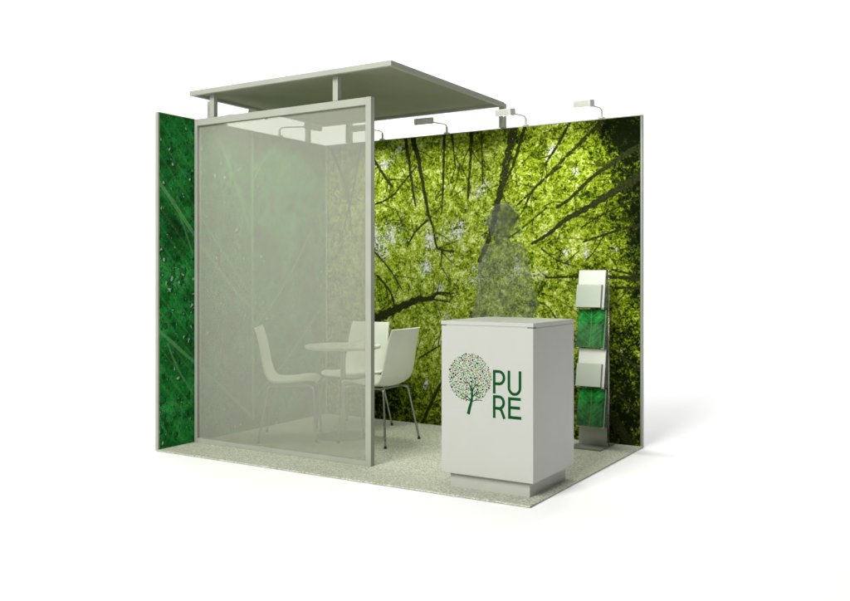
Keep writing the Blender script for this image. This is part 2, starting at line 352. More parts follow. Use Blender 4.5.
GAP= [(0.676, 2.282, 0.112, 0.096), (0.836, 2.404, 0.072, 0.08), (1.096, 1.344, 0.064, 0.08), (1.227, 1.172, 0.048, 0.048), (2.223, 2.22, 0.048, 0.064), (2.478, 2.124, 0.056, 0.056), (2.369, 1.459, 0.064, 0.056), (2.561, 1.456, 0.064, 0.064), (1.729, 1.699, 0.064, 0.08), (1.635, 2.01, 0.096, 0.096), (1.395, 1.666, 0.096, 0.08), (1.326, 0.917, 0.064, 0.064), (0.633, 1.525, 0.064, 0.112), (0.535, 1.616, 0.064, 0.16), (2.921, 1.831, 0.08, 0.064), (2.937, 1.429, 0.056, 0.056), (2.223, 1.62, 0.04, 0.08), (2.78, 1.492, 0.064, 0.04), (1.147, 1.603, 0.064, 0.096), (0.73, 1.656, 0.096, 0.112), (2.18, 1.301, 0.08, 0.064), (0.836, 0.551, 0.048, 0.048), (1.096, 0.347, 0.04, 0.08), (2.284, 2.295, 0.048, 0.08), (2.843, 0.729, 0.048, 0.064), (2.921, 0.126, 0.064, 0.048), (2.643, 0.1, 0.04, 0.04), (1.958, 1.301, 0.12, 0.12), (1.588, 1.259, 0.08, 0.08)]
DARK= [(2.921, 2.323, 0.224, 0.176, 1.0), (2.78, 2.426, 0.144, 0.08, 0.9), (2.999, 1.639, 0.096, 0.48, 0.7), (2.882, 1.87, 0.24, 0.24, 0.4), (2.882, 0.351, 0.2, 0.48, 0.55), (1.822, 1.342, 0.32, 0.48, 0.15), (0.6, 0.18, 0.2, 0.32, 0.4), (2.31, 0.308, 0.48, 0.48, 0.35), (0.783, 0.105, 0.32, 0.24, 0.3), (2.003, 2.316, 0.24, 0.16, 0.25)]
VEIN= [(0.0231, [(-0.004, 1.979), (0.349, 1.602), (0.453, 1.488), (0.771, 1.179), (0.946, 1.035)]), (0.0192, [(-0.004, 0.879), (0.349, 0.613), (0.67, 0.368), (0.969, 0.118)]), (0.0231, [(0.993, 2.428), (0.993, 1.509), (1.005, 0.088)]), (0.0115, [(1.017, 2.096), (1.14, 2.277), (1.304, 2.426)]), (0.0115, [(0.993, 1.593), (0.817, 1.996), (0.593, 2.415)]), (0.0115, [(1.005, 0.841), (1.369, 1.17), (1.78, 1.711)]), (0.0115, [(1.005, 1.092), (0.703, 1.422), (0.39, 1.766)]), (0.0115, [(1.005, 0.255), (1.435, 0.555), (1.895, 0.978)]), (0.0092, [(0.129, 1.864), (0.228, 1.681), (0.329, 1.455)]), (0.0092, [(0.081, 0.778), (0.178, 0.582), (0.329, 0.376)])]


# extra fine twigs fanning out of the drawn branches
TW = []
for w0, w1, op, pts in BR:
    for k in range(2 if w0 < 0.02 else 4):
        i = random.randrange(len(pts) - 1); t = random.random()
        x = pts[i][0] + (pts[i + 1][0] - pts[i][0]) * t; y = pts[i][1] + (pts[i + 1][1] - pts[i][1]) * t
        a = math.atan2(pts[i + 1][1] - pts[i][1], pts[i + 1][0] - pts[i][0]) + random.choice((-1, 1)) * random.uniform(0.5, 1.0)
        l = random.uniform(0.08, 0.26); b = a + random.uniform(-0.5, 0.5)
        TW.append((0.008, 0.004, 0.7, [(x, y), (x + l * .5 * math.cos(a), y + l * .5 * math.sin(a)), (x + l * .5 * math.cos(a) + l * .5 * math.cos(b), y + l * .5 * math.sin(a) + l * .5 * math.sin(b))]))
# thin radial trunks leaning to the middle of the crown, as in a picture taken looking up
for k in range(26):
    a = random.uniform(0, 2 * math.pi); r1 = random.uniform(0.95, 1.5); r0 = random.uniform(0.4, 0.75)
    cxm, czm = 1.45, 1.45
    TW.append((random.uniform(0.007, 0.014), 0.003, random.uniform(0.3, 0.6), [(cxm + r1 * math.cos(a), czm + r1 * math.sin(a)), (cxm + (r0 + r1) / 2 * math.cos(a + 0.06), czm + (r0 + r1) / 2 * math.sin(a + 0.06)), (cxm + r0 * math.cos(a), czm + r0 * math.sin(a))]))
def paint_forest(U, V):
    b = strokes(U, V, [(a * 0.85, c_ * 0.8, o_, p_) for a, c_, o_, p_ in BR] + TW, 0.005)
    g = np.zeros_like(U); d = np.zeros_like(U)
    for x, y, a, bb in GAP: g += 0.55 * np.exp(-(((U - x) / a) ** 2 + ((V - y) / bb) ** 2))
    for x, y, a, bb, o in DARK: d += o * np.exp(-(((U - x) / a) ** 2 + ((V - y) / bb) ** 2))
    d += 0.28 * np.clip((U - 2.45) / 0.6, 0, 1) + 0.18 * np.clip((0.7 - V) / 0.7, 0, 1)
    d = 0.85 * d - 0.13 * np.exp(-(((U - 1.45) / 0.8) ** 2 + ((V - 1.35) / 0.75) ** 2)) - 0.10 * np.exp(-(((U - 1.0) / 0.5) ** 2 + ((V - 0.6) / 0.4) ** 2))
    g += 0.22 * np.exp(-(((U - 1.25) / 0.8) ** 2 + ((V - 1.5) / 0.6) ** 2))
    return np.stack([b, np.clip(g, 0, 1), np.clip(d, -0.5, 1)], -1)
def paint_leaf(U, V):
    v = strokes(U, V, [(w * 1.15, w * 0.8, 1.0, p) for w, p in VEIN], 0.004) - 0.55 * strokes(U, V, [(w * 0.3, w * 0.2, 1.0, p) for w, p in VEIN], 0.003)
    # close side veins
    side = [(0.007, 0.004, 0.5, [(0.0, z), (0.25, z - 0.27), (0.5, z - 0.52)]) for z in np.arange(0.5, 3.0, 0.13)]
    side += [(0.007, 0.004, 0.5, [(1.0, z), (1.35, z + 0.3), (1.9, z + 0.9)]) for z in np.arange(-0.4, 2.5, 0.16)]
    v = np.maximum(v, strokes(U, V, side) * 0.6)
    return np.stack([v, v * 0, v * 0], -1)

# ------------------------------------------------------------------ setting: floor sweep
bm = bmesh.new()
# the sweep is one sheet: floor, curve, wall; it faces the camera
d = Vector((-0.5258, 0.8506, 0)); s = Vector((0.8506, 0.5258, 0)); o0 = Vector((5.09, -4.47, -0.002))
prof = [(-7, 0), (13.0, 0)]
for k in range(1, 13):
    a = math.radians(90 * k / 12); prof.append((13.0 + 3.0 * math.sin(a), 3.0 * (1 - math.cos(a))))
prof.append((16.0, 9.5))
rows = []
for dist, z in prof:
    rows.append([bm.verts.new(o0 + d * dist + s * w + Vector((0, 0, z))) for w in (-13, 13)])
for a, b in zip(rows, rows[1:]): bm.faces.new((a[0], a[1], b[1], b[0]))
sw = link("studio_floor", bm, M_floor, smooth=True, smooth_angle=40); structure(sw)
sw["label"] = "seamless white studio floor and backdrop around the booth"; 
cp = link("carpet_floor", boxes((-0.012, 3.02, -0.0, 2.03, 0.002, 0.010)), M_carpet); structure(cp)
cp["label"] = "speckled grey green carpet floor of the booth"

# ------------------------------------------------------------------ walls
fw = thing("forest_wall", "long back wall printed with a view up into sunlit green tree crowns", "wall", (1.5, 2.0, 0.01))
link("panel", boxes((-1.485, 1.512, 0.004, 0.03, 0, 2.49)), M_core, fw)
link("edge_trim", boxes((-1.485, 1.512, -0.001, 0.032, 2.4905, 2.4975), (1.5125, 1.517, -0.001, 0.032, 0, 2.4975)), M_alu, fw)
painted_sheet("mural", 2.985, 2.49, 0.0065, paint_forest, M_forest, fw,
              lambda U, V: np.stack([U - 1.485 + 0.0, np.full_like(U, 0.0), V], -1))
lw = thing("leaf_wall", "left side wall printed with a dark green wet leaf", "wall", (0, 1.0, 0.01))
link("panel", boxes((-0.012, 0.010, -0.985, 0.998, 0, 2.49)), M_core, lw)
link("edge_trim", boxes((-0.014, 0.0145, -0.998, -0.9855, 0, 2.496), (-0.014, 0.0145, -0.985, 0.999, 2.4905, 2.496)), M_alu, lw)
painted_sheet("mural", 1.985, 2.49, 0.005, paint_leaf, M_leafwall, lw,
              lambda U, V: np.stack([np.full_like(U, 0.013), U - 0.985, V], -1))

# ------------------------------------------------------------------ screen
sc = thing("frosted_screen", "tall frosted see-through screen in a pale metal frame at the booth front", "screen", (0.85, 0.38, 0.01))
X0, X1 = -0.834, 0.832
link("frame", boxes((X1 - 0.045, X1, -0.022, 0.022, 0, 2.492), (X0, X0 + 0.03, -0.022, 0.022, 0, 2.492),
                    (X0 + 0.0302, X1 - 0.0452, -0.0215, 0.0215, 2.44, 2.4915), (X0 + 0.0302, X1 - 0.0452, -0.0215, 0.0215, 0, 0.034), bev=0.0025), M_alu, sc)
link("screen_sheet", boxes((X0 + 0.0304, X1 - 0.0454, -0.0005, 0.0005, 0.0345, 2.4395)), M_screen, sc)

# ------------------------------------------------------------------ canopy
cn = thing("flat_canopy", "flat olive grey canopy roof raised on short posts above the meeting corner", "canopy", (0.96, 1.1, 2.507))
cx0, cx1, cy0, cy1 = -0.938, 0.924, -0.798, 0.858
zc0, zc1 = 0.166, 0.202
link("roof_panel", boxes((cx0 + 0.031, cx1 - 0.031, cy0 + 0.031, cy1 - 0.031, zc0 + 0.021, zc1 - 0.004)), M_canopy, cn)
link("edge_frame", boxes((cx0, cx1, cy0, cy0 + 0.03, zc0, zc1), (cx0, cx1, cy1 - 0.03, cy1, zc0, zc1),
                         (cx0 + .0005, cx0 + 0.0305, cy0 + 0.0302, cy1 - 0.0302, zc0, zc1), (cx1 - 0.0305, cx1 - 0.0005, cy0 + 0.0302, cy1 - 0.0302, zc0, zc1), bev=0.002), M_alu, cn)
for px, py in ((0.20, 0.38), (1.38, 0.38), (0.0, 0.545), (0.0, 1.75), (0.29, 2.0), (1.853, 1.985)):
    # posts stand on the tops of the walls and of the screen
    zz = -0.004 if py < 0.4 else -0.0
    x, y = px - 0.96, py - 1.1
    if py > 1.9: y = 0.842 + 0.0; y0, y1 = 0.885, 0.925
    if py > 1.9:
        link("post", boxes((x - 0.022, x + 0.022, 0.8615, 0.9115, zz, zc1 - 0.004), bev=0.002), M_alu, cn)
    elif px == 0.0:
        link("post", boxes((x - 0.018, x + 0.018, y - 0.02, y + 0.02, zz, zc0 - 0.0005), bev=0.002), M_alu, cn)
    else:
        link("post", boxes((x - 0.022, x + 0.022, y - 0.02, y + 0.02, zz, zc0 - 0.0005), bev=0.002), M_alu, cn)

# ------------------------------------------------------------------ arm lamps
LAMP_W = 8.0
def make_lamp(label):
    t = thing("arm_lamp", label, "lamp", group="clip-on arm lamps along the wall tops")
    bm = boxes((-0.02, 0.02, -0.008, 0.034, -0.006, 0.006), bev=0.0015); tube(bm, [(0, 0.014, 0), (0, 0.014, 0.055)], 0.010, 10)
    link("clamp", bm, M_lamp, t, True, 40)
    bm = bmesh.new()
    tube(bm, smooth_path([(0, 0.014, 0.045), (0, 0.006, 0.062), (0, -0.05, 0.070), (0, -0.31, 0.052)], 5), 0.0055, 8)
    link("arm", bm, M_lamp, t, True)
    R = Matrix.Translation((0, -0.36, 0.046)) @ Matrix.Rotation(math.radians(10), 4, 'X')
    bm = bmesh.new(); box(bm, -0.068, 0.068, -0.045, 0.045, -0.024, 0.026, 0.005, R)
    h = link("lamp_head", bm, M_lamp, t, True, 30)
    bm = bmesh.new(); box(bm, -0.060, 0.060, -0.037, 0.037, -0.027, -0.0235, 0.0, R)
    link("lens", bm, M_lens, h)
    bm = bmesh.new()
    for k in range(7): box(bm, -0.05 + k * 0.015, -0.045 + k * 0.015, -0.0475, -0.0445, -0.016, 0.018, 0.0, R)
    link("cooling_fins", bm, M_lens, h)
    bm = bmesh.new(); tube(bm, [(0, -0.309, 0.042), (0, -0.309, 0.060)], 0.011, 10)
    link("joint", bm, M_lamp, t, True, 40)
    ld = bpy.data.lights.new("lamp_light", 'AREA'); ld.shape = 'RECTANGLE'; ld.size = 0.12; ld.size_y = 0.07
    ld.energy = LAMP_W; ld.spread = math.radians(165); ld.color = (1.0, 0.99, 0.94)
    lo = bpy.data.objects.new("lamp_light", ld); COL.objects.link(lo); lo.parent = t
    lo.location = (0, -0.362, 0.012); lo.rotation_euler = (math.radians(-8), 0, 0)
    return t
ZT = 2.514
lamp = make_lamp("rightmost arm lamp on the forest wall, clear of the canopy near the corner")
lamp.location = (2.692, 2.0, ZT)
dup(lamp, (2.048, 2.0, ZT), 0, "arm lamp on the forest wall overlapping the rear right canopy post")
dup(lamp, (1.307, 2.0, ZT), 0, "arm lamp on the forest wall under the canopy edge, just right of the screen")
dup(lamp, (0.64, 2.0, ZT), 0, "arm lamp on the forest wall seen through the frosted screen")
dup(lamp, (0.0, 1.38, ZT), math.radians(90), "arm lamp on the leaf wall, nearest the back corner, seen through the screen")
dup(lamp, (0.0, 0.70, ZT), math.radians(90), "arm lamp on the leaf wall near the top left of the screen")

# ------------------------------------------------------------------ counter
ct = thing("reception_counter", "square white reception counter with green tree logo on a recessed plinth", "counter", (2.675, 0.435, 0.01))
hx, hy = 0.305, 0.305
link("body", boxes((-hx, hx, -hy, hy, 0.092, 0.982), bev=0.002), M_counter, ct)
link("neck_board", boxes((-hx + 0.0025, hx - 0.0025, -hy + 0.0025, hy - 0.0025, 0.9815, 0.9905)), M_counter, ct)
link("countertop", boxes((-hx - 0.002, hx + 0.002, -hy - 0.002, hy + 0.002, 0.990, 1.012), bev=0.0025), M_counter, ct)
link("plinth", boxes((-0.265, 0.265, -0.265, 0.265, 0, 0.0918), bev=0.002), M_plinth, ct)
for nb in ((-hx + 0.0012, -hx + 0.034, -hy + 0.0012, -hy + 0.03), (hx - 0.038, hx - 0.0012, -hy + 0.0012, -hy + 0.045)):
    link("corner_slot", boxes((*nb, 0.9825, 0.9892)), M_groove, ct)
yf = -hy - 0.0012
def ribbon(bm, pts, w, y=yf, th=0.001, closed=False):
    """flat stroke of constant or tapering width in the front plane; pts in (x, z)"""
    n = len(pts); ws = w if isinstance(w, (list, tuple)) else [w] * n
    rows = []
    for i, (x, z) in enumerate(pts):
        if closed: a = pts[(i - 1) % n]; b = pts[(i + 1) % n]
        else: a = pts[max(i - 1, 0)]; b = pts[min(i + 1, n - 1)]
        tx, tz = b[0] - a[0], b[1] - a[1]; l = math.hypot(tx, tz) or 1
        nx, nz = -tz / l * ws[i] / 2, tx / l * ws[i] / 2
        rows.append((bm.verts.new((x + nx, y, z + nz)), bm.verts.new((x - nx, y, z - nz)),
                     bm.verts.new((x - nx, y + th, z - nz)), bm.verts.new((x + nx, y + th, z + nz))))
    for i in range(n if closed else n - 1):
        a = rows[i]; b = rows[(i + 1) % n]
        for k in range(4): bm.faces.new((a[k], a[(k + 1) % 4], b[(k + 1) % 4], b[k]))
    if not closed:
        bm.faces.new(rows[0]); bm.faces.new(rows[-1][::-1])
def cxy(pts): return [(x - 2.675, z - 0.01) for x, z in pts]
def arc(cx, cz, rx, rz, a0, a1, n=14):
    return [(cx + rx * math.cos(math.radians(a0 + (a1 - a0) * k / n)), cz + rz * math.sin(math.radians(a0 + (a1 - a0) * k / n))) for k in range(n + 1)]
SW = 0.0165
def letter(name, *paths):
    bm = bmesh.new()
    for i, p in enumerate(paths): ribbon(bm, cxy(p), SW, yf - 0.0004 * i)
    o = link(name, bm, M_green, ct); return o
xl = 2.730
letter("letter_p", [(xl, 0.603), (xl, 0.742)], [(xl + .009, 0.734), (2.762, 0.734)] + arc(2.762, 0.698, 0.032, 0.036, 88, -88) + [(xl + .009, 0.662)])
letter("letter_u", [(2.826, 0.743), (2.826, 0.648)] + arc(2.8615, 0.645, 0.0355, 0.038, 180, 360) + [(2.897, 0.648), (2.897, 0.743)])
letter("letter_r", [(xl, 0.460), (xl, 0.594)], [(xl + .009, 0.586), (2.762, 0.586)] + arc(2.762, 0.552, 0.030, 0.034, 88, -88) + [(xl + .009, 0.518)],
       [(2.762, 0.521), (2.778, 0.506), (2.788, 0.482), (2.797, 0.460)])
letter("letter_e", [(2.829, 0.463), (2.829, 0.589)], [(2.838, 0.5805), (2.902, 0.5805)], [(2.838, 0.529), (2.897, 0.529)], [(2.838, 0.472), (2.905, 0.472)])
bm = bmesh.new()
def sp2(pts, w0, w1, k):
    q = [(p.x, p.y) for p in smooth_path([(a, b, 0) for a, b in pts], 6)]
    ws = [w0 + (w1 - w0) * i / (len(q) - 1) for i in range(len(q))]
    ribbon(bm, cxy(q), ws, yf - 0.0001 * k)
sp2([(2.556, 0.468), (2.566, 0.508), (2.578, 0.55), (2.582, 0.585), (2.582, 0.622)], 0.021, 0.010, 0)
for i, (pts, w) in enumerate([([(2.582, 0.60), (2.598, 0.635), (2.628, 0.660)], .009), ([(2.580, 0.605), (2.566, 0.64), (2.540, 0.668)], .009),
                              ([(2.580, 0.55), (2.556, 0.567), (2.522, 0.592)], .008), ([(2.578, 0.552), (2.545, 0.556), (2.498, 0.590)], .007),
                              ([(2.581, 0.57), (2.605, 0.592), (2.648, 0.602)], .008), ([(2.579, 0.545), (2.61, 0.555), (2.652, 0.556)], .006),
                              ([(2.582, 0.61), (2.580, 0.64), (2.586, 0.68)], .006), ([(2.548, 0.66), (2.535, 0.655), (2.520, 0.668)], .005),
                              ([(2.61, 0.645), (2.625, 0.64), (2.650, 0.652)], .005), ([(2.60, 0.585), (2.625, 0.575), (2.640, 0.58)], .004),
                              ([(2.60, 0.638), (2.604, 0.66), (2.602, 0.69)], .005), ([(2.54, 0.572), (2.53, 0.560), (2.51, 0.556)], .004)]):
    sp2(pts, w, 0.002, i + 1)
link("tree_trunk_emblem", bm, M_green, ct)
# the crown of the emblem: a disc of small leaves in four colours
cc = (2.566, 0.687); rad = 0.143; spots = []
tries = 0
while len(spots) < 400 and tries < 30000:
    tries += 1
    a = random.uniform(0, 2 * math.pi); r = rad * math.sqrt(random.random())
    x, z = cc[0] + r * math.cos(a), cc[1] + r * math.sin(a) * 1.0
    if z < cc[1] - 0.11 and abs(x - 2.575) < 0.03: continue
    s_ = random.choice((0.0034, 0.0044, 0.0054, 0.0068))
    if all((x - q[0]) ** 2 + (z - q[1]) ** 2 > (s_ + q[2] + 0.0012) ** 2 for q in spots): spots.append((x, z, s_))
groups = [bmesh.new() for _ in range(4)]
for x, z, s_ in spots:
    g = random.choices(range(4), (0.30, 0.25, 0.32, 0.13))[0]; b_ = groups[g]; rot = random.uniform(0, math.pi)
    vs = []
    for k in range(8):
        t = 2 * math.pi * k / 8; ex, ez = s_ * math.cos(t) * 1.15, s_ * math.sin(t) * 0.85
        vs.append((x - 2.675 + ex * math.cos(rot) - ez * math.sin(rot), z - 0.01 + ex * math.sin(rot) + ez * math.cos(rot)))
    f0 = [b_.verts.new((p, yf + 0.0008, q)) for p, q in vs]; f1 = [b_.verts.new((p, yf, q)) for p, q in vs]
    b_.faces.new(f0); b_.faces.new(f1)
    for k in range(8): b_.faces.new((f0[k], f0[(k + 1) % 8], f1[(k + 1) % 8], f1[k]))
me_all = bmesh.new()
crown = None
for g, mt in zip(groups, (M_leafA, M_leafB, M_leafC, M_leafD)):
    for f_ in g.faces: f_.material_index = 0
    me = bpy.data.meshes.new("tmp"); g.to_mesh(me); g.free()
    n0 = len(me_all.faces); me_all.from_mesh(me); me_all.faces.ensure_lookup_table()
    idx = (M_leafA, M_leafB, M_leafC, M_leafD).index(mt)
    for f_ in me_all.faces[n0:]: f_.material_index = idx
    bpy.data.meshes.remove(me)
crown = link("leaf_crown_emblem", me_all, M_leafA, ct)
for mt in (M_leafB, M_leafC, M_leafD): crown.data.materials.append(mt)

# ------------------------------------------------------------------ table
tb = thing("round_table", "small round white table on a slim column between the three chairs", "table", (0.85, 1.15, 0.01))
bm = bmesh.new(); lathe(bm, [(0.28, 0.703), (0.298, 0.708), (0.302, 0.716), (0.302, 0.724), (0.297, 0.730)], 72); link("tabletop", bm, M_table, tb, True, 30)
bm = bmesh.new(); lathe(bm, [(0.022, 0.014), (0.022, 0.69), (0.07, 0.695), (0.07, 0.7025)], 32); link("column", bm, M_chrome, tb, True, 30)
bm = bmesh.new(); lathe(bm, [(0.215, 0.0), (0.215, 0.006), (0.20, 0.011), (0.03, 0.016)], 64); link("base", bm, M_chrome, tb, True, 30)

# ------------------------------------------------------------------ chairs
def make_chair(label):
    t = thing("shell_chair", label, "chair", group="white shell chairs around the round table")
    prof = [(0.220, 0.446), (0.195, 0.460), (0.13, 0.460), (0.02, 0.445), (-0.08, 0.440), (-0.135, 0.452), (-0.172, 0.49),
            (-0.195, 0.55), (-0.214, 0.65), (-0.233, 0.77), (-0.253, 0.865), (-0.257, 0.880)]
    wid = [0.185, 0.20, 0.21, 0.215, 0.215, 0.213, 0.212, 0.212, 0.208, 0.20, 0.19, 0.186]
    pp = smooth_path([(a, b, 0) for a, b in prof], 4); ww = []
    for i in range(len(wid) - 1):
        for k in range(4): ww.append(wid[i] + (wid[i + 1] - wid[i]) * k / 4)
    ww.append(wid[-1])
    bm = bmesh.new(); cols = 14; top = []; bot = []; n = len(pp)
    for i, p in enumerate(pp):
        a = pp[max(i - 1, 0)]; b = pp[min(i + 1, n - 1)]; tx, tz = b.x - a.x, b.y - a.y; l = math.hypot(tx, tz)
        nx, nz = tz / l, -tx / l      # towards the sitter
        if nz < 0 and i < n / 2: nx, nz = -nx, -nz
        if i >= n / 2 and nx < 0: nx, nz = -nx, -nz
        curl = 0.014 + 0.012 * math.sin(math.pi * min(1, i / 44.0)) - 0.010 * max(0, (i - 34) / 10)
        r1 = []; r2 = []
        for k in range(cols + 1):
            q = -1 + 2 * k / cols
            e = curl * abs(q) ** 2.4; y = q * ww[i]
            r1.append(bm.verts.new((p.x + nx * (e + 0.006), y, p.y + nz * (e + 0.006))))
            r2.append(bm.verts.new((p.x + nx * (e - 0.006), y, p.y + nz * (e - 0.006))))
        top.append(r1); bot.append(r2)
    for i in range(n - 1):
        for k in range(cols):
            bm.faces.new((top[i][k], top[i][k + 1], top[i + 1][k + 1], top[i + 1][k]))
            bm.faces.new((bot[i][k], bot[i + 1][k], bot[i + 1][k + 1], bot[i][k + 1]))
        bm.faces.new((top[i][0], top[i + 1][0], bot[i + 1][0], bot[i][0])); bm.faces.new((top[i][-1], bot[i][-1], bot[i + 1][-1], top[i + 1][-1]))
    for k in range(cols):
        bm.faces.new((top[0][k], bot[0][k], bot[0][k + 1], top[0][k + 1])); bm.faces.new((top[-1][k], top[-1][k + 1], bot[-1][k + 1], bot[-1][k]))
    sh = link("seat_shell", bm, M_chair, t, True, 50)
    bm = bmesh.new()
    for s_ in (-1, 1):
        tube(bm, [(0.14, s_ * 0.15, 0.431), (0.0, s_ * 0.15, 0.425), (-0.12, s_ * 0.15, 0.424)], 0.009, 10)
    tube(bm, [(0.05, -0.15, 0.426), (0.05, 0.15, 0.426)], 0.008, 8); tube(bm, [(-0.1, -0.15, 0.424), (-0.1, 0.15, 0.424)], 0.008, 8)
    link("seat_frame", bm, M_chrome, t, True, 50)
    for s_ in (-1, 1):
        bm = bmesh.new(); tube(bm, smooth_path([(0.14, s_ * 0.15, 0.431), (0.172, s_ * 0.165, 0.430), (0.198, s_ * 0.185, 0.405), (0.208, s_ * 0.20, 0.33), (0.226, s_ * 0.235, 0.012)], 6), 0.009, 10)
        lg = link("leg", bm, M_chrome, t, True); bm = bmesh.new(); tube(bm, [(0.226, s_ * 0.235, 0.0), (0.226, s_ * 0.235, 0.014)], 0.012, 10); link("foot", bm, M_dark, lg)
        bm = bmesh.new(); tube(bm, smooth_path([(-0.12, s_ * 0.15, 0.424), (-0.148, s_ * 0.165, 0.415), (-0.158, s_ * 0.175, 0.38), (-0.215, s_ * 0.235, 0.012)], 6), 0.009, 10)
        lg = link("leg", bm, M_chrome, t, True); bm = bmesh.new(); tube(bm, [(-0.215, s_ * 0.235, 0.0), (-0.215, s_ * 0.235, 0.014)], 0.012, 10); link("foot", bm, M_dark, lg)
    return t
ch = make_chair("white shell chair half clear of the screen, seen from behind on the table's right")
ch.location = (1.205, 1.15, 0.01); ch.rotation_euler = (0, 0, math.pi)
dup(ch, (0.515, 0.90, 0.01), math.radians(34), "white shell chair on the left of the table, seen in profile through the screen")
dup(ch, (0.665, 1.565, 0.01), math.radians(-88), "white shell chair behind the table, facing front, close to the forest wall")

# ------------------------------------------------------------------ brochure stand
bs = thing("brochure_stand", "tall narrow steel and clear acrylic brochure stand by the right end of the forest wall", "brochure stand", (2.70, 1.80, 0.01))
link("foot_plate", boxes((-0.125, 0.115, -0.145, 0.16, 0, 0.012), bev=0.002), M_steel, bs)
bm = bmesh.new(); box(bm, -0.108, 0.112, 0.0, 0.006, 0.0125, 0.155, 0.001); link("lower_panel", bm, M_steel, bs)
for s_ in (-0.1125, 0.1155):
    bm = bmesh.new(); tube(bm, [(s_, 0.03, 0.0125), (s_, 0.03, 1.33)], 0.0035, 8); link("upright", bm, M_chrome, bs, True)
TI = 0.295
br_specs = [(1.042, M_paper, "white leaflets in the topmost pocket of the brochure stand", "white"), (0.747, M_leaflet, "green leaf leaflets in the upper green pocket, second from the top", "green"),
            (0.452, M_paper, "white leaflets in the lower white pocket, between the two green ones", "white"), (0.157, M_leaflet, "green leaf leaflets in the lowest pocket above the steel foot", "green")]
def leaf_paint2(U, V):
    ls = [(0.006, 0.003, 1.0, [(0.1, 0.0), (0.104, 0.13), (0.098, 0.28)])]
    for k in range(6):
        z = 0.02 + k * 0.04
        ls.append((0.003, 0.002, 0.8, [(0.1, z), (0.14, z + 0.03), (0.2, z + 0.085)])); ls.append((0.003, 0.002, 0.8, [(0.1, z), (0.06, z + 0.03), (0.0, z + 0.085)]))
    v = strokes(U, V, ls, 0.0015); return np.stack([v, v * 0, v * 0], -1)
for zb, mt, lab, kind in br_specs:
    lean = math.atan2(0.055, TI)
    R = Matrix.Translation((0, -0.045, zb)) @ Matrix.Rotation(-lean, 4, 'X')
    bm = bmesh.new(); box(bm, -0.110, 0.112, 0.0, 0.003, 0.0, TI - 0.002, 0.0, R); pk = link("backing_panel", bm, M_acrylic, bs)
    bm = bmesh.new()
    box(bm, -0.110, 0.090, -0.040, -0.0375, 0.0, 0.175, 0.0, R)
    box(bm, -0.110, 0.090, -0.037, -0.0005, 0.0, 0.003, 0.0, R)
    link("pocket", bm, M_acrylic, bs)
    bm = bmesh.new(); box(bm, 0.0905, 0.0935, -0.040, -0.0005, 0.0, 0.175, 0.0, R); link("pocket_side", bm, M_side, bs)
    for x0 in (0.085, -0.108):
        bm = bmesh.new(); box(bm, x0, x0 + 0.022, -0.006, -0.001, -0.006, 0.0, 0.001, R); link("clip", bm, M_paper, bs)
    # saw-tooth side plates
    for xs in (-0.1135, 0.1125):
        bm = bmesh.new(); pts = [(0.012, TI + zb), (-0.048, zb), (0.04, zb), (0.04, zb + TI)]
        pts = [(0.008, zb + TI - 0.004), (-0.047, zb + 0.002), (-0.03, zb - 0.004), (0.035, zb - 0.004), (0.035, zb + TI - 0.004)]
        a = [bm.verts.new((xs, y, z)) for y, z in pts]; b = [bm.verts.new((xs + 0.002, y, z)) for y, z in pts]
        bm.faces.new(a); bm.faces.new(b[::-1])
        for k in range(5): bm.faces.new((a[k], a[(k + 1) % 5], b[(k + 1) % 5], b[k]))
        link("side_plate", bm, M_side, bs)
    # the leaflets: a thing of their own
    t = thing("leaflets", lab, "leaflets", (2.70, 1.755, 0.01 + zb), group=kind + " leaflets in the brochure stand")
    R2 = Matrix.Rotation(-lean, 4, 'X')
    sh_ = 0.0
    bm = bmesh.new()
    for k in range(9):
        dx = random.uniform(-0.0015, 0.0015)
        box(bm, -0.102 + dx, 0.107 + dx, -0.0045 - k * 0.0014, -0.0034 - k * 0.0014, 0.0035, TI - 0.010 + random.uniform(-0.0015, 0.001), 0.0, R2)
    link("paper_stack", bm, M_paper, t)
    if kind == "green":
        def to3(U, V, R2=R2):
            a = np.stack([U - 0.102, np.full_like(U, -0.0182), V + 0.0035], -1); Rm = np.array(R2.to_3x3()); return a @ Rm.T
        painted_sheet("printed_cover", 0.209, TI - 0.014, 0.0035, leaf_paint2, M_leaflet, t, to3)
    else:
        bm = bmesh.new(); box(bm, -0.106, 0.087, -0.0335, -0.0186, 0.0035, 0.172, 0.001, R2); link("folded_leaflets", bm, M_paper, t)

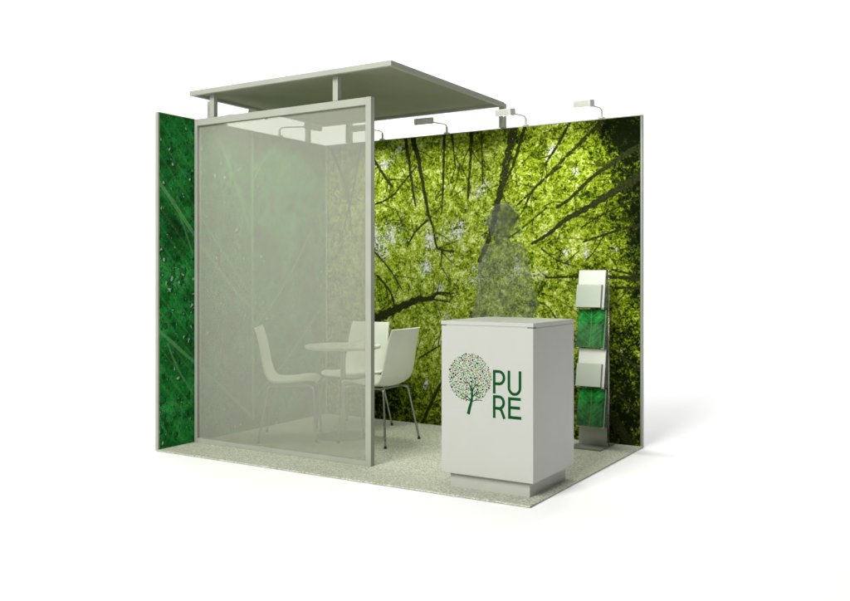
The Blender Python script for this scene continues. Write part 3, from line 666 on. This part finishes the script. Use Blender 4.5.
# ------------------------------------------------------------------ person
def person():
    t = thing("person", "translucent ghostly standing figure with bobbed hair behind the counter, head turned left", "person", (2.335, 1.02, 0.01), math.radians(-14))
    bm = bmesh.new()
    def cap(p, q, r0, r1, fl=1.0):
        """tapered limb with rounded ends"""
        p, q = Vector(p), Vector(q); t_ = (q - p).normalized()
        pts = [p - t_ * r0 * 0.92, p - t_ * r0 * 0.7, p - t_ * r0 * 0.35, p, q, q + t_ * r1 * 0.35, q + t_ * r1 * 0.7, q + t_ * r1 * 0.92]
        tube(bm, pts, [r0 * 0.38, r0 * 0.71, r0 * 0.94, r0, r1, r1 * 0.94, r1 * 0.71, r1 * 0.38], 16)
    def ell(c_, r, rot=0.0):
        rr = bmesh.ops.create_uvsphere(bm, u_segments=24, v_segments=16, radius=1.0)
        for v in rr['verts']:
            x, y, z = v.co.x * r[0], v.co.y * r[1], v.co.z * r[2]
            v.co = Vector((c_[0] + x * math.cos(rot) - y * math.sin(rot), c_[1] + x * math.sin(rot) + y * math.cos(rot), c_[2] + z))
    # torso (front is -Y)
    ell((0, 0.01, 1.37), (0.155, 0.115, 0.15)); ell((0, 0.0, 1.25), (0.18, 0.12, 0.20)); ell((0, 0.0, 1.10), (0.195, 0.12, 0.20))
    ell((0, 0.01, 0.95), (0.21, 0.13, 0.16)); ell((0, 0.01, 1.47), (0.13, 0.075, 0.055))
    ell((-0.07, -0.075, 1.32), (0.075, 0.065, 0.08)); ell((0.07, -0.075, 1.32), (0.075, 0.065, 0.08))
    cap((0, 0.01, 1.48), (0, -0.005, 1.58), 0.060, 0.053)
    # head, turned towards the visitor's left
    hr = math.radians(-34); H = Vector((0, -0.015, 1.67))
    def hp(x, y, z): return (H.x + x * math.cos(hr) - y * math.sin(hr), H.y + x * math.sin(hr) + y * math.cos(hr), H.z + z)
    ell(hp(0, 0.012, 0.02), (0.080, 0.097, 0.098), hr); ell(hp(0, -0.02, -0.045), (0.060, 0.070, 0.066), hr)
    ell(hp(0, -0.058, -0.092), (0.026, 0.022, 0.02), hr)
    cap(hp(0, -0.083, 0.01), hp(0, -0.103, -0.026), 0.009, 0.013)
    ell(hp(0, -0.084, -0.054), (0.024, 0.008, 0.007), hr); ell(hp(0, -0.083, -0.067), (0.021, 0.008, 0.007), hr)
    for s_ in (-1, 1):
        ell(hp(s_ * 0.03, -0.077, 0.004), (0.014, 0.010, 0.008), hr); ell(hp(s_ * 0.03, -0.082, 0.022), (0.020, 0.008, 0.005), hr)
        ell(hp(s_ * 0.077, 0.008, -0.01), (0.010, 0.020, 0.030), hr)
        # arms: upper arm down, elbow out, hand on the hip
        sh_ = (s_ * 0.142, 0.0, 1.465); el = (s_ * 0.225, 0.045, 1.16 if s_ < 0 else 1.08); wr = (s_ * 0.215, -0.065, 0.925)
        cap(sh_, el, 0.050, 0.050); cap(el, wr, 0.043, 0.029)
        cap(wr, (s_ * 0.208, -0.085, 0.885), 0.030, 0.032); ell((s_ * 0.212, -0.075, 0.885), (0.018, 0.040, 0.045))
        for i, (ln, dz) in enumerate(((0.030, 0.026), (0.034, 0.008), (0.031, -0.011), (0.025, -0.028))):
            a0 = Vector((s_ * 0.208, -0.105, 0.885 + dz)); a1 = a0 + Vector((-s_ * 0.012, -ln * 0.7, -ln * 0.5)); a2 = a1 + Vector((-s_ * ln * 0.8, -ln * 0.25, -ln * 0.5)); a3 = a2 + Vector((-s_ * ln * 0.6, 0.004, -ln * 0.45))
            cap(a0, a1, 0.0088, 0.0083); cap(a1, a2, 0.0083, 0.0077); cap(a2, a3, 0.0077, 0.0068)
        b0 = Vector((s_ * 0.215, -0.05, 0.905)); b1 = b0 + Vector((s_ * 0.012, 0.012, -0.035)); cap(b0, b1, 0.011, 0.009); cap(b1, b1 + Vector((0, 0.014, -0.024)), 0.009, 0.0075)
        # legs
        cap((s_ * 0.09, 0.01, 0.90), (s_ * 0.098, 0.0, 0.50), 0.088, 0.055); cap((s_ * 0.098, 0.0, 0.50), (s_ * 0.10, 0.015, 0.10), 0.054, 0.034)
        cap((s_ * 0.10, 0.025, 0.045), (s_ * 0.115, -0.13, 0.032), 0.040, 0.030)
    me = bpy.data.meshes.new("tmp"); bm.to_mesh(me); bm.free()
    o = bpy.data.objects.new("tmp", me); COL.objects.link(o)
    md = o.modifiers.new("r", 'REMESH'); md.mode = 'VOXEL'; md.voxel_size = 0.0065; md.use_smooth_shade = True
    sm = o.modifiers.new("s", 'SMOOTH'); sm.factor = 0.6; sm.iterations = 3
    dg = bpy.context.evaluated_depsgraph_get(); ev = o.evaluated_get(dg)
    bme = bpy.data.meshes.new_from_object(ev); bpy.data.objects.remove(o)
    for p in bme.polygons: p.use_smooth = True
    bme.materials.clear(); bme.materials.append(M_ghost)
    b = bpy.data.objects.new("body", bme); COL.objects.link(b); b.parent = t
    # hair: a bob around the back and sides of the head
    bm = bmesh.new(); nu, nv = 36, 18; rows = []
    for j in range(nv + 1):
        row = []
        for i in range(nu + 1):
            a = math.radians(-118 + 236 * i / nu)            # 0 = back of the head
            v = j / nv
            if v < 0.55:
                el_ = math.radians(90 - 90 * v / 0.55); rx, ry, z = 0.106 * math.cos(el_), 0.124 * math.cos(el_), 0.035 + 0.095 * math.sin(el_)
            else:
                w = (v - 0.55) / 0.45; rx, ry, z = 0.106 + 0.012 * math.sin(w * 3), 0.124 + 0.004 * math.sin(w * 3), 0.035 - 0.155 * w
            f_ = 1 + 0.02 * math.sin(a * 17) + 0.012 * math.sin(a * 31 + v * 4)
            row.append(bm.verts.new(hp(rx * math.sin(a) * f_, 0.012 + ry * math.cos(a) * f_, z)))
        rows.append(row)
    for j in range(nv):
        for i in range(nu): 
            try: bm.faces.new((rows[j][i], rows[j][i + 1], rows[j + 1][i + 1], rows[j + 1][i]))
            except Exception: pass
    bmesh.ops.remove_doubles(bm, verts=bm.verts[:], dist=0.0005)
    bmesh.ops.solidify(bm, geom=bm.faces[:], thickness=0.006)
    link("hair", bm, M_ghost_hair, t, True)
person()
